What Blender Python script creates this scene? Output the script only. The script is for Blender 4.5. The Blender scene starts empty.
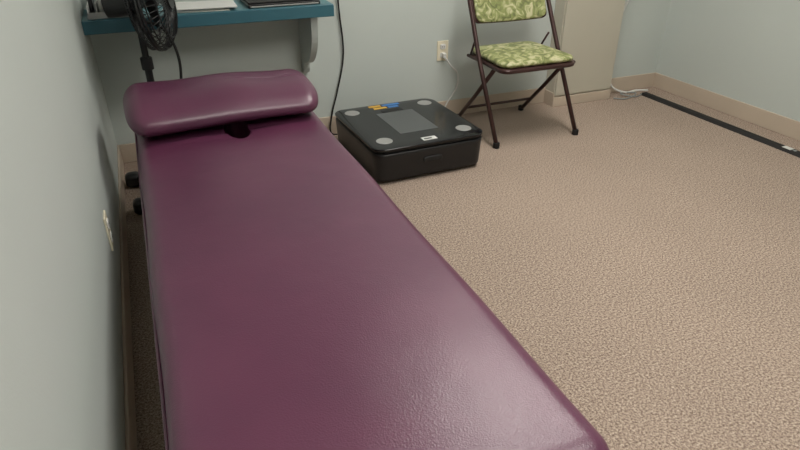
import bpy, bmesh, math, random
from mathutils import Vector, Matrix
random.seed(4)
scene = bpy.context.scene
COL = scene.collection

# ---------------------------------------------------------------- materials
def new_mat(name):
    m = bpy.data.materials.new(name); m.use_nodes = True
    nt = m.node_tree
    return m, nt, nt.nodes['Principled BSDF']

def simple(name, col, rough=0.5, metal=0.0, spec=0.5, var=0.06, vscale=6, bump=0.0, bscale=60):
    m, nt, b = new_mat(name)
    b.inputs['Roughness'].default_value = rough
    b.inputs['Metallic'].default_value = metal
    b.inputs['Specular IOR Level'].default_value = spec
    tc = nt.nodes.new('ShaderNodeTexCoord')
    n = nt.nodes.new('ShaderNodeTexNoise'); n.inputs['Scale'].default_value = vscale
    n.inputs['Detail'].default_value = 4
    r = nt.nodes.new('ShaderNodeValToRGB')
    r.color_ramp.elements[0].position = 0.3; r.color_ramp.elements[1].position = 0.7
    r.color_ramp.elements[0].color = tuple(c*(1-var) for c in col)+(1,)
    r.color_ramp.elements[1].color = tuple(min(1, c*(1+var)) for c in col)+(1,)
    nt.links.new(tc.outputs['Object'], n.inputs['Vector'])
    nt.links.new(n.outputs['Fac'], r.inputs['Fac'])
    nt.links.new(r.outputs['Color'], b.inputs['Base Color'])
    if bump > 0:
        n2 = nt.nodes.new('ShaderNodeTexNoise'); n2.inputs['Scale'].default_value = bscale
        bp = nt.nodes.new('ShaderNodeBump'); bp.inputs['Strength'].default_value = bump
        bp.inputs['Distance'].default_value = 0.002
        nt.links.new(tc.outputs['Object'], n2.inputs['Vector'])
        nt.links.new(n2.outputs['Fac'], bp.inputs['Height'])
        nt.links.new(bp.outputs['Normal'], b.inputs['Normal'])
    return m

def srgb(r, g, b):
    f = lambda c: (c/255/12.92) if c/255 <= 0.04045 else ((c/255+0.055)/1.055)**2.4
    return (f(r), f(g), f(b))

M_wall = simple('wall_paint', srgb(191, 198, 194), 0.6, var=0.015, vscale=2, bump=0.12, bscale=220)
M_ceil = simple('ceiling_paint', srgb(225, 225, 220), 0.9, var=0.02, bump=0.3, bscale=80)
M_base = simple('baseboard_vinyl', srgb(192, 177, 160), 0.45, var=0.03)
M_teal = simple('teal_paint', srgb(50, 98, 112), 0.4, var=0.04)
M_tealtop = simple('teal_laminate', srgb(66, 118, 128), 0.35, var=0.04)
M_brk = simple('bracket_paint', srgb(180, 187, 184), 0.5, var=0.02)
M_black = simple('black_plastic', srgb(22, 22, 24), 0.38, var=0.1)
M_blackm = simple('black_matte', srgb(16, 16, 17), 0.6, var=0.1)
M_glass = simple('black_glass', srgb(20, 21, 24), 0.14, var=0.05)
M_dkgrey = simple('dark_grey_panel', srgb(80, 83, 84), 0.3, var=0.05)
M_silver = simple('electrode_steel', srgb(165, 165, 163), 0.35, metal=0.3, var=0.04)
M_brown = simple('brown_enamel', srgb(66, 44, 42), 0.35, metal=0.3, var=0.08)
M_rubber = simple('rubber', srgb(25, 23, 22), 0.8, var=0.1)
M_cream = simple('cream_plastic', srgb(226, 218, 194), 0.4, var=0.02)
M_white = simple('white_plastic', srgb(215, 215, 212), 0.45, var=0.02)
M_paper = simple('paper', srgb(226, 224, 214), 0.8, var=0.03, bump=0.3, bscale=30)
M_beige = simple('beige_enamel', srgb(188, 183, 168), 0.45, var=0.02)
M_wood = simple('dark_wood', srgb(60, 38, 30), 0.5, var=0.25, vscale=12)
M_yellow = simple('yellow_print', srgb(205, 160, 60), 0.5)
M_blue = simple('blue_print', srgb(60, 120, 185), 0.5)
M_grey = simple('grey_plastic', srgb(140, 145, 145), 0.5)

def vinyl():
    m, nt, b = new_mat('maroon_vinyl')
    tc = nt.nodes.new('ShaderNodeTexCoord')
    n = nt.nodes.new('ShaderNodeTexNoise'); n.inputs['Scale'].default_value = 3.5; n.inputs['Detail'].default_value = 5
    r = nt.nodes.new('ShaderNodeValToRGB')
    r.color_ramp.elements[0].position = 0.3; r.color_ramp.elements[1].position = 0.75
    r.color_ramp.elements[0].color = srgb(86, 42, 68)+(1,)
    r.color_ramp.elements[1].color = srgb(98, 50, 76)+(1,)
    v = nt.nodes.new('ShaderNodeTexVoronoi'); v.inputs['Scale'].default_value = 300
    n2 = nt.nodes.new('ShaderNodeTexNoise'); n2.inputs['Scale'].default_value = 5; n2.inputs['Detail'].default_value = 3
    n2.inputs['Roughness'].default_value = 0.45; n2.inputs['Distortion'].default_value = 0.2
    bp = nt.nodes.new('ShaderNodeBump'); bp.inputs['Strength'].default_value = 0.3; bp.inputs['Distance'].default_value = 0.001
    bp2 = nt.nodes.new('ShaderNodeBump'); bp2.inputs['Strength'].default_value = 0.3; bp2.inputs['Distance'].default_value = 0.01
    L = nt.links.new
    L(tc.outputs['Object'], n.inputs['Vector']); L(tc.outputs['Object'], v.inputs['Vector']); L(tc.outputs['Object'], n2.inputs['Vector'])
    L(n.outputs['Fac'], r.inputs['Fac']); L(r.outputs['Color'], b.inputs['Base Color'])
    L(v.outputs['Distance'], bp.inputs['Height']); L(n2.outputs['Fac'], bp2.inputs['Height'])
    L(bp2.outputs['Normal'], bp.inputs['Normal']); L(bp.outputs['Normal'], b.inputs['Normal'])
    b.inputs['Roughness'].default_value = 0.34
    b.inputs['Specular IOR Level'].default_value = 0.7
    return m
M_vinyl = vinyl()

def carpet():
    m, nt, b = new_mat('berber_carpet')
    L = nt.links.new
    tc = nt.nodes.new('ShaderNodeTexCoord')
    n1 = nt.nodes.new('ShaderNodeTexNoise'); n1.inputs['Scale'].default_value = 150; n1.inputs['Detail'].default_value = 4
    n1.inputs['Roughness'].default_value = 0.8
    r = nt.nodes.new('ShaderNodeValToRGB')
    e = r.color_ramp.elements
    e[0].position = 0.37; e[0].color = srgb(102, 86, 78)+(1,)
    e[1].position = 0.63; e[1].color = srgb(206, 190, 173)+(1,)
    k = e.new(0.5); k.color = srgb(160, 142, 129)+(1,)
    n3 = nt.nodes.new('ShaderNodeTexNoise'); n3.inputs['Scale'].default_value = 2.2; n3.inputs['Detail'].default_value = 3
    mx = nt.nodes.new('ShaderNodeMix'); mx.data_type = 'RGBA'; mx.blend_type = 'MULTIPLY'
    r3 = nt.nodes.new('ShaderNodeValToRGB')
    r3.color_ramp.elements[0].position = 0.3; r3.color_ramp.elements[1].position = 0.7
    r3.color_ramp.elements[0].color = (0.93, 0.93, 0.93, 1)
    r3.color_ramp.elements[1].color = (1, 1, 1, 1)
    v = nt.nodes.new('ShaderNodeTexVoronoi'); v.inputs['Scale'].default_value = 220
    bp = nt.nodes.new('ShaderNodeBump'); bp.inputs['Strength'].default_value = 0.35; bp.inputs['Distance'].default_value = 0.003
    bp.invert = True
    L(tc.outputs['Object'], n1.inputs['Vector']); L(tc.outputs['Object'], n3.inputs['Vector']); L(tc.outputs['Object'], v.inputs['Vector'])
    L(n1.outputs['Fac'], r.inputs['Fac']); L(n3.outputs['Fac'], r3.inputs['Fac'])
    mx.inputs['Factor'].default_value = 1
    L(r.outputs['Color'], mx.inputs['A']); L(r3.outputs['Color'], mx.inputs['B'])
    L(mx.outputs['Result'], b.inputs['Base Color'])
    L(v.outputs['Distance'], bp.inputs['Height']); L(bp.outputs['Normal'], b.inputs['Normal'])
    b.inputs['Roughness'].default_value = 0.95
    b.inputs['Specular IOR Level'].default_value = 0.1
    return m
M_carpet = carpet()

def floral():
    m, nt, b = new_mat('green_floral_vinyl')
    L = nt.links.new
    tc = nt.nodes.new('ShaderNodeTexCoord')
    n1 = nt.nodes.new('ShaderNodeTexNoise'); n1.inputs['Scale'].default_value = 20; n1.inputs['Detail'].default_value = 4
    n1.inputs['Distortion'].default_value = 1.5
    r = nt.nodes.new('ShaderNodeValToRGB'); e = r.color_ramp.elements
    e[0].position = 0.36; e[0].color = srgb(100, 106, 64)+(1,)
    e[1].position = 0.62; e[1].color = srgb(188, 184, 146)+(1,)
    k = e.new(0.5); k.color = srgb(136, 143, 88)+(1,)
    L(tc.outputs['Object'], n1.inputs['Vector']); L(n1.outputs['Fac'], r.inputs['Fac']); L(r.outputs['Color'], b.inputs['Base Color'])
    b.inputs['Roughness'].default_value = 0.5
    return m
M_floral = floral()

# ---------------------------------------------------------------- geometry helpers
def finish(me, name, mat, parent=None, smooth=True):
    ob = bpy.data.objects.new(name, me)
    COL.objects.link(ob)
    if mat: me.materials.append(mat)
    if smooth:
        for p in me.polygons: p.use_smooth = True
    if parent:
        ob.parent = parent
        ob.matrix_parent_inverse = Matrix.Translation(-parent.location)
    return ob

def empty(name, loc):
    e = bpy.data.objects.new(name, None); e.location = Vector(loc); e.empty_display_size = 0.05
    COL.objects.link(e); return e

def rbox(name, lo, hi, mat, parent=None, bev=0.004, seg=3, rot=None, pivot=None):
    bm = bmesh.new(); bmesh.ops.create_cube(bm, size=1)
    lo = Vector(lo); hi = Vector(hi); c = (lo+hi)/2; s = hi-lo
    for v in bm.verts: v.co = Vector((v.co.x*s.x, v.co.y*s.y, v.co.z*s.z)) + c
    if bev > 0:
        bmesh.ops.bevel(bm, geom=bm.edges[:], offset=bev, segments=seg, profile=0.5, affect='EDGES')
    if rot is not None:
        bmesh.ops.rotate(bm, verts=bm.verts, cent=Vector(pivot) if pivot else c, matrix=rot)
    me = bpy.data.meshes.new(name); bm.to_mesh(me); bm.free()
    ob = finish(me, name, mat, parent, smooth=bev > 0)
    if bev > 0:
        wn = ob.modifiers.new('wn', 'WEIGHTED_NORMAL')
    return ob

def softbox(name, c, half, r, mat, parent=None, ns=8, ni=14, fn=None, rot=None):
    if isinstance(ni, int): ni = (ni, ni, ni)
    def coords(h, rr, n_):
        a = [-h + rr*(1-math.cos(i/ns*math.pi/2)) for i in range(ns)]
        mid = [-(h-rr) + 2*(h-rr)*i/n_ for i in range(n_+1)]
        return a + mid + [-x for x in reversed(a)]
    ax = [coords(half[i], r[i], ni[i]) for i in range(3)]
    bm = bmesh.new(); cache = {}
    def vert(p):
        k = tuple(round(x, 6) for x in p)
        if k in cache: return cache[k]
        inner = [max(-(half[i]-r[i]), min(half[i]-r[i], p[i])) for i in range(3)]
        e = Vector([(p[i]-inner[i])/r[i] for i in range(3)])
        if e.length > 1e-6: e.normalize()
        q = Vector([inner[i]+e[i]*r[i] for i in range(3)])
        if fn: q = fn(q)
        if rot is not None: q = rot @ q
        v = bm.verts.new(q+Vector(c)); cache[k] = v; return v
    for a in range(3):
        b_, c_ = (a+1) % 3, (a+2) % 3
        for sgn in (-1, 1):
            for i in range(len(ax[b_])-1):
                for j in range(len(ax[c_])-1):
                    q = []
                    for (ii, jj) in ((i, j), (i+1, j), (i+1, j+1), (i, j+1)):
                        p = [0, 0, 0]; p[a] = sgn*half[a]; p[b_] = ax[b_][ii]; p[c_] = ax[c_][jj]
                        q.append(vert(p))
                    if sgn < 0: q.reverse()
                    try: bm.faces.new(q)
                    except ValueError: pass
    bmesh.ops.recalc_face_normals(bm, faces=bm.faces)
    me = bpy.data.meshes.new(name); bm.to_mesh(me); bm.free()
    return finish(me, name, mat, parent)

def catmull(pts, n=8):
    pts = [Vector(p) for p in pts]
    if len(pts) < 3: return pts
    P = [2*pts[0]-pts[1]] + pts + [2*pts[-1]-pts[-2]]
    out = []
    for i in range(1, len(P)-2):
        for k in range(n):
            t = k/n
            a, b, c, d = P[i-1], P[i], P[i+1], P[i+2]
            out.append(0.5*((2*b)+(-a+c)*t+(2*a-5*b+4*c-d)*t*t+(-a+3*b-3*c+d)*t**3))
    out.append(pts[-1]); return out

def add_tube(bm, pts, r, seg=10, closed=False, flat=None):
    pts = [Vector(p) for p in pts]; n = len(pts)
    rings = []; prev = None
    for i, p in enumerate(pts):
        if closed: t = (pts[(i+1) % n]-pts[i-1])
        else: t = pts[min(i+1, n-1)]-pts[max(i-1, 0)]
        t.normalize()
        if prev is None:
            u = t.orthogonal().normalized()
        else:
            u = (prev - t*prev.dot(t))
            if u.length < 1e-5: u = t.orthogonal()
            u.normalize()
        prev = u; w = t.cross(u)
        rings.append([bm.verts.new(p+u*math.cos(2*math.pi*k/seg)*r+w*math.sin(2*math.pi*k/seg)*r) for k in range(seg)])
    m = n if closed else n-1
    for i in range(m):
        A, B = rings[i], rings[(i+1) % n]
        off = 0
        if closed and i == n-1:
            off = min(range(seg), key=lambda o: (A[0].co-B[o].co).length)
        for k in range(seg):
            bm.faces.new((A[k], A[(k+1) % seg], B[(k+1+off) % seg], B[(k+off) % seg]))
    if not closed:
        bm.faces.new(list(reversed(rings[0]))); bm.faces.new(rings[-1])

def tube(name, pts, r, mat, parent=None, smooth=True, seg=10, closed=False, n=8):
    bm = bmesh.new()
    add_tube(bm, catmull(pts, n) if smooth else pts, r, seg, closed)
    me = bpy.data.meshes.new(name); bm.to_mesh(me); bm.free()
    return finish(me, name, mat, parent)

def bendpath(pts, rad, n=6):
    pts = [Vector(p) for p in pts]; out = [pts[0]]
    for i in range(1, len(pts)-1):
        a = (pts[i-1]-pts[i]); b = (pts[i+1]-pts[i])
        ra = min(rad, a.length*.45, b.length*.45)
        A = pts[i]+a.normalized()*ra; B = pts[i]+b.normalized()*ra
        for k in range(n+1):
            t = k/n
            out.append(A*(1-t)**2+pts[i]*2*t*(1-t)+B*t*t)
    out.append(pts[-1]); return out

def cyl(name, c, r, h, mat, parent=None, axis='Z', seg=32, bev=0.0015, r2=None):
    bm = bmesh.new()
    bmesh.ops.create_cone(bm, cap_ends=True, segments=seg, radius1=r, radius2=r if r2 is None else r2, depth=h)
    if bev > 0:
        ed = [e for e in bm.edges if abs(e.verts[0].co.z-e.verts[1].co.z) < 1e-6]
        bmesh.ops.bevel(bm, geom=ed, offset=bev, segments=2, affect='EDGES')
    R = Matrix.Identity(3)
    if axis == 'X': R = Matrix.Rotation(math.pi/2, 3, 'Y')
    if axis == 'Y': R = Matrix.Rotation(math.pi/2, 3, 'X')
    for v in bm.verts: v.co = R @ v.co + Vector(c)
    me = bpy.data.meshes.new(name); bm.to_mesh(me); bm.free()
    ob = finish(me, name, mat, parent)
    ob.modifiers.new('wn', 'WEIGHTED_NORMAL')
    return ob

# ---------------------------------------------------------------- room
XL, XR, YB, YF, ZC = -0.22, 3.30, 3.19, -1.6, 2.45
def slab(name, lo, hi, mat): return rbox(name, lo, hi, mat, bev=0)
slab('floor', (XL-.1, YF-.1, -.1), (XR+.1, YB+.1, 0), M_carpet)
slab('ceiling', (XL-.1, YF-.1, ZC), (XR+.1, YB+.1, ZC+.1), M_ceil)
slab('wall_left', (XL-.1, YF-.1, 0), (XL, YB+.1, ZC), M_wall)
slab('wall_right', (XR, YF-.1, 0), (XR+.1, YB+.1, ZC), M_wall)
slab('wall_back', (XL, YB, 0), (XR, YB+.1, ZC), M_wall)
slab('wall_front', (XL, YF-.1, 0), (XR, YF, ZC), M_wall)
CX0, CX1, CY0 = 2.37, 2.82, 3.08
def basebd(name, lo, hi): return rbox(name, lo, hi, M_base, bev=0.003, seg=2)
bh = 0.10; bt = 0.010
basebd('baseboard_left', (XL, YF, 0), (XL+bt, YB, bh))
basebd('baseboard_right', (XR-bt, YF, 0), (XR, YB, bh))
b1 = basebd('baseboard_back', (XL+bt, YB-bt, 0), (CX0, YB, bh))
basebd('baseboard_back.001', (CX1, YB-bt, 0), (XR-bt, YB, bh))
basebd('baseboard_front', (XL+bt, YF, 0), (XR-bt, YF+bt, bh))

# ---------------------------------------------------------------- treatment table
TX0, TX1, TY0, TY1, TZ = -0.092, 0.604, 0.476, 2.52, 0.45
t = empty('treatment_table', ((TX0+TX1)/2, (TY0+TY1)/2, 0))
hx, hy, hz = (TX1-TX0)/2, (TY1-TY0)/2, 0.055
HXc, HYc = .265, 2.212
def paddef(q):
    q = q.copy()
    if q.z > 0:
        d = (1-(q.x/hx)**2)*(1-(q.y/hy)**6)
        q.z += 0.010*max(0, d)
        wx = q.x+(TX0+TX1)/2-HXc; wy = q.y+(TY0+TY1)/2-HYc
        q.z -= .010*math.exp(-(wx/.13)**2-(wy/.10)**2)
        cy = wy-.0-.06*wx
        q.z -= .010*math.exp(-(cy/.022)**2)*math.exp(-(wx/.22)**2)
        q.z += .006*math.exp(-((cy+.05)/.02)**2)*math.exp(-((wx+.12)/.09)**2)
    q.x += 0.002*math.sin(q.y*9)*abs(q.x)/hx
    return q
pad = softbox('cushion_pad', ((TX0+TX1)/2, (TY0+TY1)/2, TZ-.055), (hx, hy, hz), (0.045, 0.05, 0.045), M_vinyl, t, ns=8, ni=(40, 160, 3), fn=paddef)
cb = bmesh.new(); bmesh.ops.create_cone(cb, cap_ends=True, segments=40, radius1=1, radius2=1, depth=.4)
for v in cb.verts: v.co = Vector((v.co.x*.045+HXc, v.co.y*.12+HYc, v.co.z+TZ))
cm = bpy.data.meshes.new('cut'); cb.to_mesh(cm); cb.free()
cm.materials.append(M_vinyl)
cut = bpy.data.objects.new('cut', cm); COL.objects.link(cut)
md = pad.modifiers.new('b', 'BOOLEAN'); md.object = cut; md.operation = 'DIFFERENCE'; md.solver = 'EXACT'
dg = bpy.context.evaluated_depsgraph_get()
nm = bpy.data.meshes.new_from_object(pad.evaluated_get(dg))
pad.modifiers.clear(); pad.data = nm
bpy.data.objects.remove(cut)
def rrect(x0, x1, y0, y1, z, r, n=8):
    o = []
    for cx, cy, a0 in ((x1-r, y1-r, 0), (x0+r, y1-r, 90), (x0+r, y0+r, 180), (x1-r, y0+r, 270)):
        for k in range(n+1):
            a = math.radians(a0+90*k/n); o.append((cx+r*math.cos(a), cy+r*math.sin(a), z))
    return o
tube('piping', rrect(TX0-.002, TX1+.002, TY0-.002, TY1+.002, TZ-.05, .05), .0045, M_vinyl, t, smooth=False, closed=True)
rbox('base_board', (TX0+.012, TY0+.012, TZ-.125), (TX1-.012, TY1-.012, TZ-.108), M_wood, t, .004)
for i, (a, b_) in enumerate((((TX0+.05, TY0+.06), (TX0+.07, TY1-.06)), ((TX1-.07, TY0+.06), (TX1-.05, TY1-.06)))):
    rbox('side_rail_%d' % (i+1), (a[0], a[1], TZ-.2), (b_[0], b_[1], TZ-.125), M_wood, t, .003)
for i, y in enumerate((TY0+.06, TY1-.08)):
    rbox('end_rail_%d' % (i+1), (TX0+.07, y, TZ-.2), (TX1-.07, y+.02, TZ-.125), M_wood, t, .003)
k = 1
for x in (TX0+.045, TX1-.105):
    for y in (TY0+.055, TY1-.115):
        rbox('leg_%d' % k, (x, y, 0), (x+.06, y+.06, TZ-.125), M_wood, t, .005); k += 1
rbox('lower_shelf', (TX0+.06, TY0+.08, .12), (TX1-.06, TY1-.08, .14), M_wood, t, .003)

# pillow
def pildef(q):
    q = q.copy()
    u = q.x/.355; w = q.y/.195
    s = 0.5+0.5*(q.z/.06)
    q.z += s*(0.022*(1-w*w)*(1-0.3*u*u) + .005*math.sin(q.x*17+1) * (1-w*w))
    q.z += s*0.016*w - s*.008*u
    q.y += 0.010*math.sin(u*2.4+.4)*(1 if q.y < 0 else .4)
    q.y -= .018*(u < 0)*u*u
    return q
softbox('bolster_pillow', (.247, 2.36, TZ+.068), (.358, .19, .060), (.07, .15, .056), M_vinyl, None, ns=10, ni=16, fn=pildef,
        rot=Matrix.Rotation(math.radians(1.5), 3, 'Z'))

# ---------------------------------------------------------------- wall desk
SZ, SY, SX1 = 0.757, 2.885, 0.872
d = empty('wall_desk', (.33, 3.03, .73))
rbox('front_edge', (XL+.001, SY, SZ-.055), (SX1, SY+.022, SZ), M_teal, d, .003)
rbox('top_board', (XL+.001, SY+.022, SZ-.03), (SX1, YB-.001, SZ), M_tealtop, d, .002)
rbox('end_edge', (SX1-.02, SY+.022, SZ-.055), (SX1, YB-.001, SZ-.03), M_teal, d, .002)
rbox('wall_cleat', (XL+.02, YB-.025, SZ-.09), (SX1-.03, YB-.001, SZ-.03), M_brk, d, .002)
def bracket(name, x0, x1):
    prof = [(YB-.001, SZ-.03), (SY+.04, SZ-.03), (SY+.04, SZ-.10)]
    for k in range(13):
        a = k/12
        y = SY+.04 + (YB-.06-SY-.04)*(1-math.cos(a*math.pi/2))*1.0
        z = SZ-.10 - .22*math.sin(a*math.pi/2)
        prof.append((y, z))
    prof += [(YB-.055, .40), (YB-.04, .375), (YB-.001, .37)]
    bm = bmesh.new()
    A = [bm.verts.new((x0, y, z)) for y, z in prof]; B = [bm.verts.new((x1, y, z)) for y, z in prof]
    bm.faces.new(A); bm.faces.new(list(reversed(B)))
    for i in range(len(prof)):
        j = (i+1) % len(prof); bm.faces.new((A[j], A[i], B[i], B[j]))
    bmesh.ops.recalc_face_normals(bm, faces=bm.faces)
    me = bpy.data.meshes.new(name); bm.to_mesh(me); bm.free()
    finish(me, name, M_brk, d, smooth=False)
bracket('bracket_1', .765, .797)

# desk items
o = empty('desk_organizer', (-.08, 3.02, SZ))
rbox('tray', (-.195, 2.915, SZ), (.0, 3.12, SZ+.012), M_grey, o, .004)
rbox('tray_back', (-.195, 3.10, SZ+.012), (.0, 3.12, SZ+.13), M_grey, o, .004)
for i in range(6):
    x = -.19+i*.034
    rbox('divider_%d' % (i+1), (x, 2.922, SZ+.012), (x+.006, 3.10, SZ+.05+.012*(i % 3)), M_silver if i % 2 else M_white, o, .001)
for i in range(5):
    x = -.172+i*.034
    cyl('pen_%d' % (i+1), (x, 2.955+.03*(i % 2), SZ+.063), .009, .10, [M_black, M_white, M_blue, M_silver, M_yellow][i], o, 'Z', 12)
rbox('label_strip', (-.19, 2.908, SZ+.002), (-.005, 2.915, SZ+.028), M_silver, o, .001)

pp = empty('paper_stack', (.27, 3.03, SZ))
for i, (ang, dx, dy) in enumerate(((-6, 0, 0), (4, .02, .012), (-13, -.015, .02), (-3, .03, -.012))):
    rbox('sheet_%d' % (i+1), (.14+dx, 2.92+dy, SZ+.0005+i*.0045), (.40+dx, 3.12+dy, SZ+.0045+i*.0045), M_paper if i % 2 == 0 else M_white, pp, .001,
         rot=Matrix.Rotation(math.radians(ang), 3, 'Z'))
l = empty('laptop', (.63, 3.04, SZ))
rbox('base', (.475, 2.915, SZ), (.815, 3.165, SZ+.018), M_black, l, .004)
rbox('lid', (.477, 2.917, SZ+.019), (.813, 3.163, SZ+.028), M_blackm, l, .003)
rbox('front_lip', (.485, 2.911, SZ+.004), (.805, 2.915, SZ+.010), M_silver, l, .001)

# ---------------------------------------------------------------- pedestal fan
FX, FY = 0.0, 2.735
f = empty('pedestal_fan', (FX, FY, 0))
bm = bmesh.new()
FA = (50, 140, 230, 320)
for a in FA:
    dx, dy = math.cos(math.radians(a)), math.sin(math.radians(a))
    R = .215
    add_tube(bm, bendpath([(FX, FY, .06), (FX+dx*R*.6, FY+dy*R*.6, .055), (FX+dx*R, FY+dy*R, .035)], .03), .017)
me = bpy.data.meshes.new('base_legs'); bm.to_mesh(me); bm.free(); finish(me, 'base_legs', M_black, f)
for i, a in enumerate(FA):
    dx, dy = math.cos(math.radians(a)), math.sin(math.radians(a))
    softbox('foot_%d' % (i+1), (FX+dx*.215, FY+dy*.215, .034), (.036, .036, .034), (.026, .026, .022), M_black, f, ns=5, ni=3)
cyl('hub', (FX, FY, .075), .04, .07, M_black, f, r2=.022)
cyl('pole', (FX, FY, .35), .015, .56, M_black, f)
cyl('pole_upper', (FX, FY, .68), .013, .22, M_blackm, f)
cyl('collar', (FX, FY, .60), .024, .05, M_black, f)
axd = Vector((math.cos(math.radians(-16)), math.sin(math.radians(-16)), 0.10)).normalized()
up = Vector((0, 0, 1)); sid = axd.cross(up).normalized(); up2 = sid.cross(axd).normalized()
HC = Vector((FX, FY, .845)) + axd*.06
def fp(a, r, h): return HC + sid*math.cos(a)*r + up2*math.sin(a)*r + axd*h
cage = bmesh.new()
RC = .195
for (r, h) in ((RC, 0), (RC, .012), (.15, .058), (.05, .075), (.15, -.05), (.06, -.07), (.19, .03), (.19, -.028)):
    add_tube(cage, [fp(2*math.pi*k/40, r, h) for k in range(40)], .003 if r < RC else .006, 6, closed=True)
for k in range(48):
    a = 2*math.pi*k/48
    add_tube(cage, [fp(a, .045, .075), fp(a, .10, .072), fp(a, .15, .058), fp(a, .185, .035), fp(a, RC, .006)], .0017, 5)
    add_tube(cage, [fp(a, .05, -.07), fp(a, .10, -.065), fp(a, .15, -.05), fp(a, .185, -.028), fp(a, RC, 0)], .0017, 5)
me = bpy.data.meshes.new('cage'); cage.to_mesh(me); cage.free(); finish(me, 'cage', M_black, f)
bl = bmesh.new()
for kb in range(4):
    a0 = kb*math.pi/2
    rows = []
    for i in range(7):
        r = .025+(.165-.025)*i/6; wd = .35+.75*math.sin(i/6*math.pi*.6)
        rows.append([bl.verts.new(fp(a0+wd*(j/6-.5), r, .022*(j/6-.5)*2)) for j in range(7)])
    for i in range(6):
        for j in range(6): bl.faces.new((rows[i][j], rows[i][j+1], rows[i+1][j+1], rows[i+1][j]))
me = bpy.data.meshes.new('blades'); bl.to_mesh(me); bl.free(); finish(me, 'blades', M_black, f)
def ax_tube(name, h0, h1, r, mat):
    bmx = bmesh.new(); add_tube(bmx, [HC+axd*h0, HC+axd*(h0+h1)/2, HC+axd*h1], r, 24)
    me = bpy.data.meshes.new(name); bmx.to_mesh(me); bmx.free(); ob = finish(me, name, mat, f, smooth=False)
ax_tube('motor_housing', -.17, -.06, .05, M_black)
ax_tube('blade_hub', -.06, .03, .026, M_black)
ax_tube('badge', .072, .082, .045, M_black)
rbox('tilt_bracket', (FX-.022, FY-.02, .76), (FX+.022, FY+.02, .82), M_black, f, .006)
tube('power_cord', [(FX+.02, FY-.01, .77), (FX+.085, FY-.015, .74), (FX+.125, FY-.01, .64), (FX+.12, FY, .5), (FX+.06, FY+.05, .2), (FX+.02, FY+.2, .12), (FX+.02, YB-.03, .2)], .006, M_rubber, f)

# ---------------------------------------------------------------- body scale platform
s = empty('vibration_platform', (1.17, 2.735, 0))
sx0, sx1, sy0, sy1 = .882, 1.475, 2.407, 3.04
scx, scy = (sx0+sx1)/2, (sy0+sy1)/2
RS = Matrix.Rotation(math.radians(1.5), 3, 'Z')
def rp(dx, dy): v = RS @ Vector((dx, dy, 0)); return scx+v.x, scy+v.y
def taper(q):
    q = q.copy()
    k = 1 - .03*(.5-.5*q.z/.077); q.x *= k; q.y *= k; return q
softbox('body_shell', (scx, scy, .088), (.296, .313, .077), (.06, .06, .012), M_black, s, ns=6, ni=6, fn=taper, rot=RS)
softbox('groove_band', (scx, scy, .166), (.287, .304, .006), (.055, .055, .003), M_blackm, s, ns=6, ni=4, rot=RS)
softbox('top_plate', (scx, scy, .179), (.298, .315, .011), (.065, .065, .007), M_glass, s, ns=7, ni=6, rot=RS)
zt = .189
for i, (x, y) in enumerate(((-.215, -.22), (.215, -.22), (-.215, .22), (.215, .22))):
    X, Y = rp(x, y)
    cyl('electrode_%d' % (i+1), (X, Y, zt+.0015), .040, .003, M_silver, s, bev=.001)
    cyl('rubber_foot_%d' % (i+1), (X, Y, .006), .025, .012, M_rubber, s)
def decal(name, x0, y0, x1, y1, mat, h=.0024):
    rbox(name, (scx+x0, scy+y0, zt), (scx+x1, scy+y1, zt+h), mat, s, .0008, rot=RS, pivot=(scx, scy, zt))
decal('centre_mat', -.105, -.165, .105, .15, M_dkgrey)
decal('display_strip', -.06, .165, .06, .20, M_blackm)
decal('logo_yellow_1', -.10, .258, -.03, .284, M_yellow)
decal('logo_yellow_2', -.085, .222, -.01, .248, M_yellow)
decal('logo_blue_1', -.022, .258, .08, .284, M_blue)
decal('logo_blue_2', .0, .222, .06, .248, M_blue)
decal('label_sticker', -.04, -.29, .035, -.252, M_white)
decal('label_print', -.03, -.28, .01, -.266, M_black, .003)
X, Y = rp(0, -.313)
softbox('handle_recess', (X, Y+.001, .10), (.05, .006, .015), (.015, .004, .012), M_blackm, s, ns=4, ni=4, rot=RS)

# ---------------------------------------------------------------- folding chair
c = empty('folding_chair', (1.92, 2.86, 0))
xa, xb = 1.670, 2.192
def upr(z): return 2.615 + (z/.79)*.38
bm = bmesh.new()
path = [(xa, upr(0)+0, .012), (xa-.022, upr(.45), .45), (xa-.025, upr(.79), .79), (xb-.06, upr(.79), .79), (xb-.035, upr(.45), .45), (xb, upr(0), .012)]
add_tube(bm, bendpath(path, .06), .0125, 12)
me = bpy.data.meshes.new('front_frame'); bm.to_mesh(me); bm.free(); finish(me, 'front_frame', M_brown, c)
for i, x in enumerate((xa+.008, xb-.06)):
    tube('rear_leg_%d' % (i+1), [(x, 2.70, .415), (x+.005, 2.90, .21), (x+.01, 3.105, .012)], .0115, M_brown, c, smooth=False)
    cyl('rear_foot_%d' % (i+1), (x+.01, 3.107, .016), .017, .03, M_rubber, c)
    tube('seat_rail_%d' % (i+1), [(x, 2.64, .415), (x, 3.0, .415)], .010, M_brown, c, smooth=False)
    tube('fold_link_%d' % (i+1), [(x, 2.98, .41), (x-(.01 if i == 0 else -.01), 2.91, .52)], .006, M_brown, c, smooth=False)
for i, x in enumerate((xa, xb)):
    cyl('front_foot_%d' % (i+1), (x, upr(0)+.003, .016), .018, .03, M_rubber, c)
tube('rear_cross_brace', [(xa+.02, 3.01, .105), (xb-.055, 3.01, .105)], .008, M_brown, c, smooth=False)
def seatpan(q):
    q = q.copy()
    q.x *= 1 - .10*((q.y+.2)/.4)
    return q
SCX = 1.888
softbox('seat_pan', (SCX, 2.80, .418), (.235, .215, .018), (.06, .06, .013), M_brown, c, ns=6, ni=6, fn=seatpan)
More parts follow.
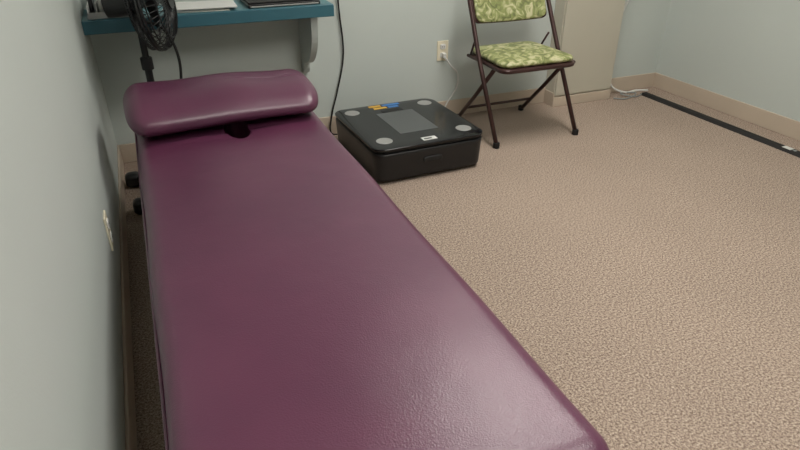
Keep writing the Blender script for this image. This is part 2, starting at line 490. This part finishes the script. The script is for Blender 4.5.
def seatcush(q):
    q = seatpan(q)
    if q.z > 0: q.z += .012*(1-(q.x/.23)**2)*(1-(q.y/.21)**2)
    return q
softbox('seat_cushion', (SCX, 2.80, .447), (.228, .207, .020), (.06, .06, .018), M_floral, c, ns=6, ni=10, fn=seatcush)
tilt = math.atan2(.38, .79)
RB = Matrix.Rotation(-tilt, 3, 'X')
def backfn(q):
    q = q.copy(); q.y += .02*(1-(q.x/.22)**2); return q
softbox('back_panel', (SCX, upr(.695)+.010, .695), (.232, .010, .102), (.03, .006, .03), M_brown, c, ns=5, ni=10, fn=backfn, rot=RB)
softbox('back_cushion', (SCX, upr(.695)-.006, .695), (.222, .014, .094), (.04, .012, .04), M_floral, c, ns=6, ni=10, fn=backfn, rot=RB)

# ---------------------------------------------------------------- cabinet
cab = empty('storage_cabinet', ((CX0+CX1)/2, 3.13, 0))
rbox('carcass', (CX0, CY0+.014, .0), (CX1, YB-.001, 1.30), M_beige, cab, .003)
rbox('door_panel', (CX0+.006, CY0, .07), (CX1-.004, CY0+.014, 1.29), M_beige, cab, .004)
rbox('plinth', (CX0-.006, CY0-.004, 0), (CX1+.002, CY0+.014, .062), M_base, cab, .003)
rbox('plinth_side', (CX0-.008, CY0+.0, 0), (CX0, YB-.012, .09), M_base, cab, .003)
rbox('door_handle', (CX0+.05, CY0-.02, .85), (CX0+.065, CY0, 1.0), M_silver, cab, .004)

# ---------------------------------------------------------------- outlets
def outlet(name, pos, normal):
    e = empty(name, pos)
    x, y, z = pos
    if normal == 'Y':
        rbox('cover_plate', (x-.036, y-.006, z-.058), (x+.036, y, z+.058), M_cream, e, .003)
        for i, dz in enumerate((-.024, .024)):
            softbox('socket_%d' % (i+1), (x, y-.007, z+dz), (.017, .003, .015), (.008, .002, .008), M_white, e, ns=4, ni=2)
            for j, dx in enumerate((-.006, .006)):
                rbox('slot_%d_%d' % (i+1, j+1), (x+dx-.001, y-.011, z+dz-.004), (x+dx+.001, y-.0095, z+dz+.005), M_blackm, e, 0)
    else:
        rbox('cover_plate', (x, y-.036, z-.058), (x+.006, y+.036, z+.058), M_cream, e, .003)
        for i, dz in enumerate((-.024, .024)):
            softbox('socket_%d' % (i+1), (x+.007, y, z+dz), (.003, .017, .015), (.002, .008, .008), M_white, e, ns=4, ni=2)
            for j, dy in enumerate((-.006, .006)):
                rbox('slot_%d_%d' % (i+1, j+1), (x+.0095, y+dy-.001, z+dz-.004), (x+.011, y+dy+.001, z+dz+.005), M_blackm, e, 0)
outlet('wall_outlet', (1.610, YB, .405), 'Y')
outlet('wall_outlet', (XL, 1.90, .285), 'X')

# ---------------------------------------------------------------- cords
p = empty('power_cord', (1.65, YB-.02, .35))
rbox('plug', (1.600, YB-.035, .367), (1.622, YB-.010, .395), M_white, p, .004)
tube('cord', [(1.611, YB-.035, .377), (1.64, YB-.05, .33), (1.70, YB-.03, .27), (1.70, YB-.025, .18), (1.64, YB-.025, .09), (1.60, YB-.04, .02), (1.56, YB-.05, .006), (1.53, 3.12, .006)], .0045, M_white, p)
tube('black_cable', [(.965, YB-.012, 1.1), (.985, YB-.012, .7), (1.0, YB-.012, .45), (.955, YB-.015, .25), (.915, YB-.018, .12), (.90, YB-.03, .01), (.98, YB-.06, .006), (1.10, 3.10, .006)], .0045, M_rubber)
tube('white_cable', [(3.02, YB-.008, 1.2), (2.97, YB-.008, .85), (2.94, YB-.008, .64), (2.875, YB-.012, .48), (2.85, YB-.012, .33), (2.86, YB-.018, .16), (2.90, YB-.03, .05), (3.0, YB-.06, .007), (3.1, YB-.05, .006), (3.18, YB-.08, .006)], .007, M_white)
tube('floor_cord', [(2.84, 3.06, .006), (2.90, 3.02, .006), (3.0, 3.05, .006), (3.06, 3.1, .006), (2.98, 3.13, .006), (2.93, 3.09, .014), (3.0, 3.03, .006), (3.08, 3.06, .006)], .004, M_grey)

# floor cable cover
fc = empty('floor_cable_cover', (3.09, 2.0, 0))
bm = bmesh.new()
prof = [(-.038, 0), (-.034, .004), (-.018, .012), (.018, .012), (.034, .004), (.038, 0)]
A = [bm.verts.new((3.11+x, .4, z)) for x, z in prof]; B = [bm.verts.new((3.11+x, 3.07, z)) for x, z in prof]
bm.faces.new(A); bm.faces.new(list(reversed(B)))
for i in range(len(prof)):
    j = (i+1) % len(prof); bm.faces.new((A[j], A[i], B[i], B[j]))
bmesh.ops.recalc_face_normals(bm, faces=bm.faces)
me = bpy.data.meshes.new('strip'); bm.to_mesh(me); bm.free(); finish(me, 'strip', M_rubber, fc, smooth=False)
rbox('label_1', (3.093, 1.955, .0118), (3.127, 2.005, .0128), M_white, fc, 0)
rbox('label_2', (3.10, 1.93, .0118), (3.12, 1.945, .0128), M_grey, fc, 0)

# ---------------------------------------------------------------- lights
def emis(name, strength, col):
    m, nt, b = new_mat(name)
    b.inputs['Emission Color'].default_value = col+(1,)
    b.inputs['Emission Strength'].default_value = strength
    b.inputs['Base Color'].default_value = (.9, .9, .9, 1)
    return m
M_em = emis('diffuser_glow', 19, (1.0, .965, .90))
for i, (x, y) in enumerate(((1.15, .1), (1.7, 2.0))):
    e = empty('ceiling_light_panel', (x, y, ZC))
    rbox('frame', (x-.31, y-.61, ZC-.02), (x+.31, y+.61, ZC), M_white, e, .003)
    rbox('diffuser', (x-.28, y-.58, ZC-.026), (x+.28, y+.58, ZC-.02), M_em, e, 0)
w = bpy.data.worlds.new('w'); scene.world = w; w.use_nodes = True
w.node_tree.nodes['Background'].inputs[0].default_value = (.8, .85, .9, 1)
w.node_tree.nodes['Background'].inputs[1].default_value = .2
try:
    scene.view_settings.view_transform = 'Standard'
except Exception: pass

# ---------------------------------------------------------------- camera
yaw, pit = math.radians(22.8), math.radians(29.54)
Fh = Vector((math.sin(yaw), math.cos(yaw), 0))
F = Fh*math.cos(pit)+Vector((0, 0, -math.sin(pit)))
R = Vector((math.cos(yaw), -math.sin(yaw), 0)); U = R.cross(F)
cam = bpy.data.cameras.new('camera'); co = bpy.data.objects.new('camera', cam); COL.objects.link(co)
cam.sensor_width = 36; cam.lens = 27.0; cam.clip_start = .02
co.matrix_world = Matrix(((R.x, U.x, -F.x, 0), (R.y, U.y, -F.y, 0), (R.z, U.z, -F.z, 1.25), (0, 0, 0, 1)))
scene.camera = co
